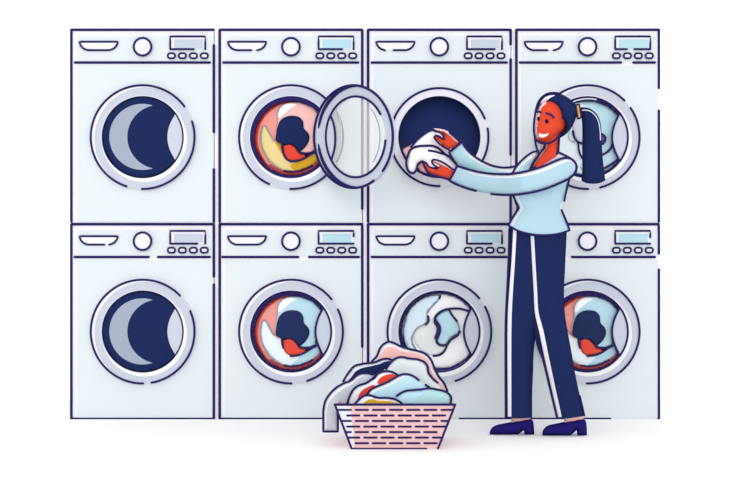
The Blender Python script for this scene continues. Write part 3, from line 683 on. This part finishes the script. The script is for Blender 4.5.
c.tube([W(568, 111, YP), W(576, 111, YP), W(584, 113, YP+.01), W(590, 120, YP+.02)], [.02, .014, .014, .02], NAVY)
c.build('ponytail', hr)
c = MB()
tie = spline([(575.6, 105.3), (575.6, 105.3), (579.2, 104.6), (579.2, 104.6), (581.2, 117.6), (581.2, 117.6), (577.6, 118.8), (577.6, 118.8)], True)
c.inflate(tie, YP-.04, .02, 2.5, mat('tie_gold', (226, 178, 92)), space=1.4); c.loop(tie, 1.9, YP-.045)
tag(c.build('hair_tie', hr), 'gold hair tie')

# blouse --------------------------------------------------------------------------
c = MB(); BW = mat('blouse_white', (248, 249, 255))
torso = spline([(508.3, 225.3), (508.3, 225.3), (513.5, 216), (518.8, 208), (518.8, 208), (514.5, 199.5), (511.8, 192), (511, 182), (512, 174), (515.3, 168), (521, 161), (528, 155), (533, 152), (538.5, 150.8), (538.5, 150.8), (534.5, 160.5), (529.8, 169.4), (529.8, 169.4), (537, 166), (546, 160.6), (553, 156), (558.6, 152.2), (558.6, 152.2), (564, 154.8), (570, 157.8), (574.6, 161.8), (576.6, 167), (575.6, 172.5), (570.5, 178), (567.8, 186), (565.3, 194), (563, 202), (561.6, 209), (564.6, 217), (567.5, 224), (569.6, 230.4), (569.6, 230.4), (563, 232.6), (555, 234.4), (543, 235.2), (530, 234), (518, 230.8)], True)
tl = [i for i, q in enumerate(torso) if math.hypot(q[0]-508.3, q[1]-225.3) < .3][0]; tr_ = [i for i, q in enumerate(torso) if math.hypot(q[0]-569.6, q[1]-230.4) < .3][0]
side = (torso[tl:]+torso[:tl]); m_ = (tr_-tl) % len(torso); side = side[:m_+1]
ss, se = c.inflate(torso, YP, .084, 14, BW, sides=side, regions=[
    (spline([(516.5, 190), (519, 199), (522.5, 208), (517.5, 217), (512.5, 226.5), (512.5, 226.5), (519, 231.3), (530, 235), (543, 237), (556, 236), (572, 231), (572, 231), (560, 209), (566, 194), (572, 176), (540, 184)], True), BLOUSE),
    ([(517, 172), (521, 166.5), (527, 161), (534, 156.5), (531, 163), (527, 172), (520, 176)], BLOUSE),
    ([(533, 168.5), (545, 163), (557, 156.5), (562, 157), (548, 163), (538, 168), (532, 171)], mat('lapel_lavender', (206, 214, 240)))], space=2.8)
c.stroke(spline([(512.6, 194.5), (515, 200), (518.8, 208), (518.8, 208), (513.5, 216), (508.3, 225.3), (508.3, 225.3), (518, 230.8), (530, 234), (543, 235.2), (555, 234.4), (563, 232.6), (569.6, 230.4), (569.6, 230.4), (567.5, 224), (564.6, 217), (561.6, 210)]), 2.1, se)
c.stroke(spline([(512.6, 195), (513.6, 201), (515.8, 207), (514.5, 213)]), 1.2, YP-.01, LAV)
c.stroke(spline([(516.6, 204), (518.3, 208), (515.9, 212.5)]), 3.0, YP-.012)
c.stroke(spline([(564.2, 201), (566.6, 190), (569.4, 179)]), 2.1, se)
c.stroke(spline([(512, 174), (515.3, 168), (521, 161), (528, 155), (533, 152), (538.5, 150.8)]), 2.1, se)
c.stroke(spline([(529.8, 169.4), (537, 166), (546, 160.6), (553, 156), (558.6, 152.2), (558.6, 152.2), (564, 154.8), (570, 157.8)]), 2.1, se)
far = spline([(462, 142), (462, 142), (465.5, 147.5), (470, 152.5), (477, 158), (485, 162.5), (493, 165.7), (502, 167.4), (510, 167.3), (517, 165.8), (522, 170), (522, 180), (505, 183), (485, 178), (468, 171), (457, 165.5), (457, 165.5), (452.5, 159), (449, 152.5), (449, 152.5)], True)
ss, se = c.inflate(far, yfar, .034, 8, BW, [(spline([(460.5, 144), (465, 151), (470, 157), (478, 162.3), (487, 166.5), (497, 170), (508, 173), (505, 184), (480, 180), (455, 167), (447, 152)], True), mat('sleeve_mint', (186, 226, 235)))], space=2.4)
c.stroke(spline([(457, 165.5), (452.5, 159), (449, 152.5), (449, 152.5), (455, 147.3), (462, 142), (462, 142), (465.5, 147.5), (470, 152.5), (477, 158), (485, 162.5), (493, 165.7), (502, 167.4), (510, 167.2), (516, 166)]), 2.1, se)
near = spline([(457, 165.8), (457, 165.8), (466, 168.6), (476, 171.3), (487, 173.2), (499, 174), (512, 173.6), (525, 171.5), (540, 167.3), (553, 162), (562, 158.4), (568, 157.8), (573, 160), (576.3, 164.5), (576.6, 169), (574.5, 174), (569, 178.6), (559, 183.5), (545, 189), (530, 192.8), (512, 195), (496, 194.6), (481, 192.3), (466, 188.2), (456, 184.3), (449.3, 180.8), (449.3, 180.8), (453.5, 173)], True)
ss, se = c.inflate(near, ynear, .042, 11, BW, [(spline([(459, 169), (468, 172.5), (480, 175.6), (492, 177.5), (510, 178), (525, 176), (540, 172.5), (553, 167.5), (562, 163.5), (569, 161.5), (574, 164), (579, 170), (575, 182), (545, 192), (512, 199), (480, 196), (445, 184), (452, 179)], True), BLOUSE)], space=2.4)
c.stroke(spline([(476, 191), (466, 188.2), (456, 184.3), (449.3, 180.8), (449.3, 180.8), (453.5, 173), (457, 165.8), (457, 165.8), (466, 168.6), (476, 171.3), (487, 173.2), (499, 174), (512, 173.6), (525, 171.5), (540, 167.3), (553, 162), (562, 158.4), (568, 157.8), (573, 160), (576.3, 164.5), (576.6, 169), (574.5, 174), (569, 178.6), (559, 183.5), (545, 189), (530, 192.8), (512, 195), (500, 194.9), (491, 194.1)]), 2.2, se)
tag(c.build('blouse', pr), 'light blue long-sleeved blouse')

# trousers --------------------------------------------------------------------------
c = MB()
ytr = lambda a, b_: YL if a < 520 else (YL+(YR-YL)*min(1, (a-520)/18))
left_leg = spline([(509, 227), (509, 227), (512, 226), (545, 226), (552, 240), (545, 290), (537, 330), (534, 350), (533.2, 370), (532.3, 392), (532.2, 417.6), (532.2, 417.6), (519, 418.6), (505.6, 417.6), (505.6, 417.6), (505.2, 370), (505.4, 320), (507.3, 285), (508.8, 250)], True)
WS = mat('trouser_highlight', (250, 249, 255))  # highlight strip painted down each trouser leg
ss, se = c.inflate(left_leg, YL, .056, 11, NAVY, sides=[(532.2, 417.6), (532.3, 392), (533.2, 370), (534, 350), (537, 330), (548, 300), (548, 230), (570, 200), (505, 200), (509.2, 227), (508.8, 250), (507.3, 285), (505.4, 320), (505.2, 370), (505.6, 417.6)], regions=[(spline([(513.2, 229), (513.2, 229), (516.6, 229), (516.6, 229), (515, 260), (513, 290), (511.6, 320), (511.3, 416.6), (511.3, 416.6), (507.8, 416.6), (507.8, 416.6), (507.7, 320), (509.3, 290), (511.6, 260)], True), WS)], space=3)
c.stroke([(509.2, 229)]+spline([(509, 236), (508.8, 250), (507.3, 285), (505.6, 320), (505.4, 370), (505.6, 417.4)]), 2.0, se)
right_leg = spline([(528, 226), (528, 226), (567, 226), (567, 226), (566.4, 240), (565, 270), (564, 295), (564.8, 312), (567.5, 330), (571.7, 353), (575.5, 375), (580, 396), (584.8, 415.8), (584.8, 415.8), (571, 418), (557.2, 418.6), (557.2, 418.6), (549.5, 387), (543.5, 361), (538.5, 345), (534, 330), (531.5, 310), (530.5, 280), (529, 250)], True)
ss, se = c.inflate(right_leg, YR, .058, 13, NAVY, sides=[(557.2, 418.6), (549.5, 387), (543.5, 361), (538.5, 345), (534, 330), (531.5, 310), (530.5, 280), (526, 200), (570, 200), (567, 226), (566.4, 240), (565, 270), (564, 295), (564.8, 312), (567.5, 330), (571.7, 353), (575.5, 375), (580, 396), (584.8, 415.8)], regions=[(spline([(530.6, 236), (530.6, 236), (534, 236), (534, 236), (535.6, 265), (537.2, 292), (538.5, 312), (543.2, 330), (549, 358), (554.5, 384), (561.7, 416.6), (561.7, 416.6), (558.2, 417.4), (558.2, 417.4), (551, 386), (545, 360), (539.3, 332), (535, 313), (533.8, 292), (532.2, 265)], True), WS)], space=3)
c.stroke(spline([(536, 338), (539.3, 347), (543.3, 361), (549.5, 387), (557, 418)]), 2.1, se)
c.stroke(spline([(584.6, 415.6), (580, 396)]), 1.6, se)
c.build('trousers', pr)
# socks and shoes --------------------------------------------------------------------------
for dx, Y, s in ((0, YL, 1), (52.8, YR, 1)):
    c = MB(); z = 0 if dx == 0 else 0
    sock = [(511.5+dx, 414), (531+dx, 413), (531+dx, 420.5), (511.5+dx, 424)]
    c.inflate(spline([p for p in sock for _ in (0, 1)], True), Y, .036, 8, PINK, space=2.2)
    c.build('sock', pr)
    b0 = 243.5+CAMZ*F/(D+Y)                          # page height of the floor at this depth
    k = b0-435
    c = MB()
    so = [(511.5, 421.8), (529.5, 418.6), (532.6, 420.2), (534, 427), (534.2, 435+k), (534.2, 435+k), (524.6, 435+k), (524.6, 435+k), (523.8, 430.2), (523.8, 430.2), (518, 435+k), (518, 435+k), (489.6, 435+k), (489.6, 435+k), (489.8, 431), (492.4, 427.3), (496.5, 425), (504, 423.4)]
    c.inflate(spline(off(so, dx, 0), True), Y, .038, 7, SHOE, space=2.2, p=.6)
    tag(c.build('shoe', pr), 'indigo block-heeled shoe')
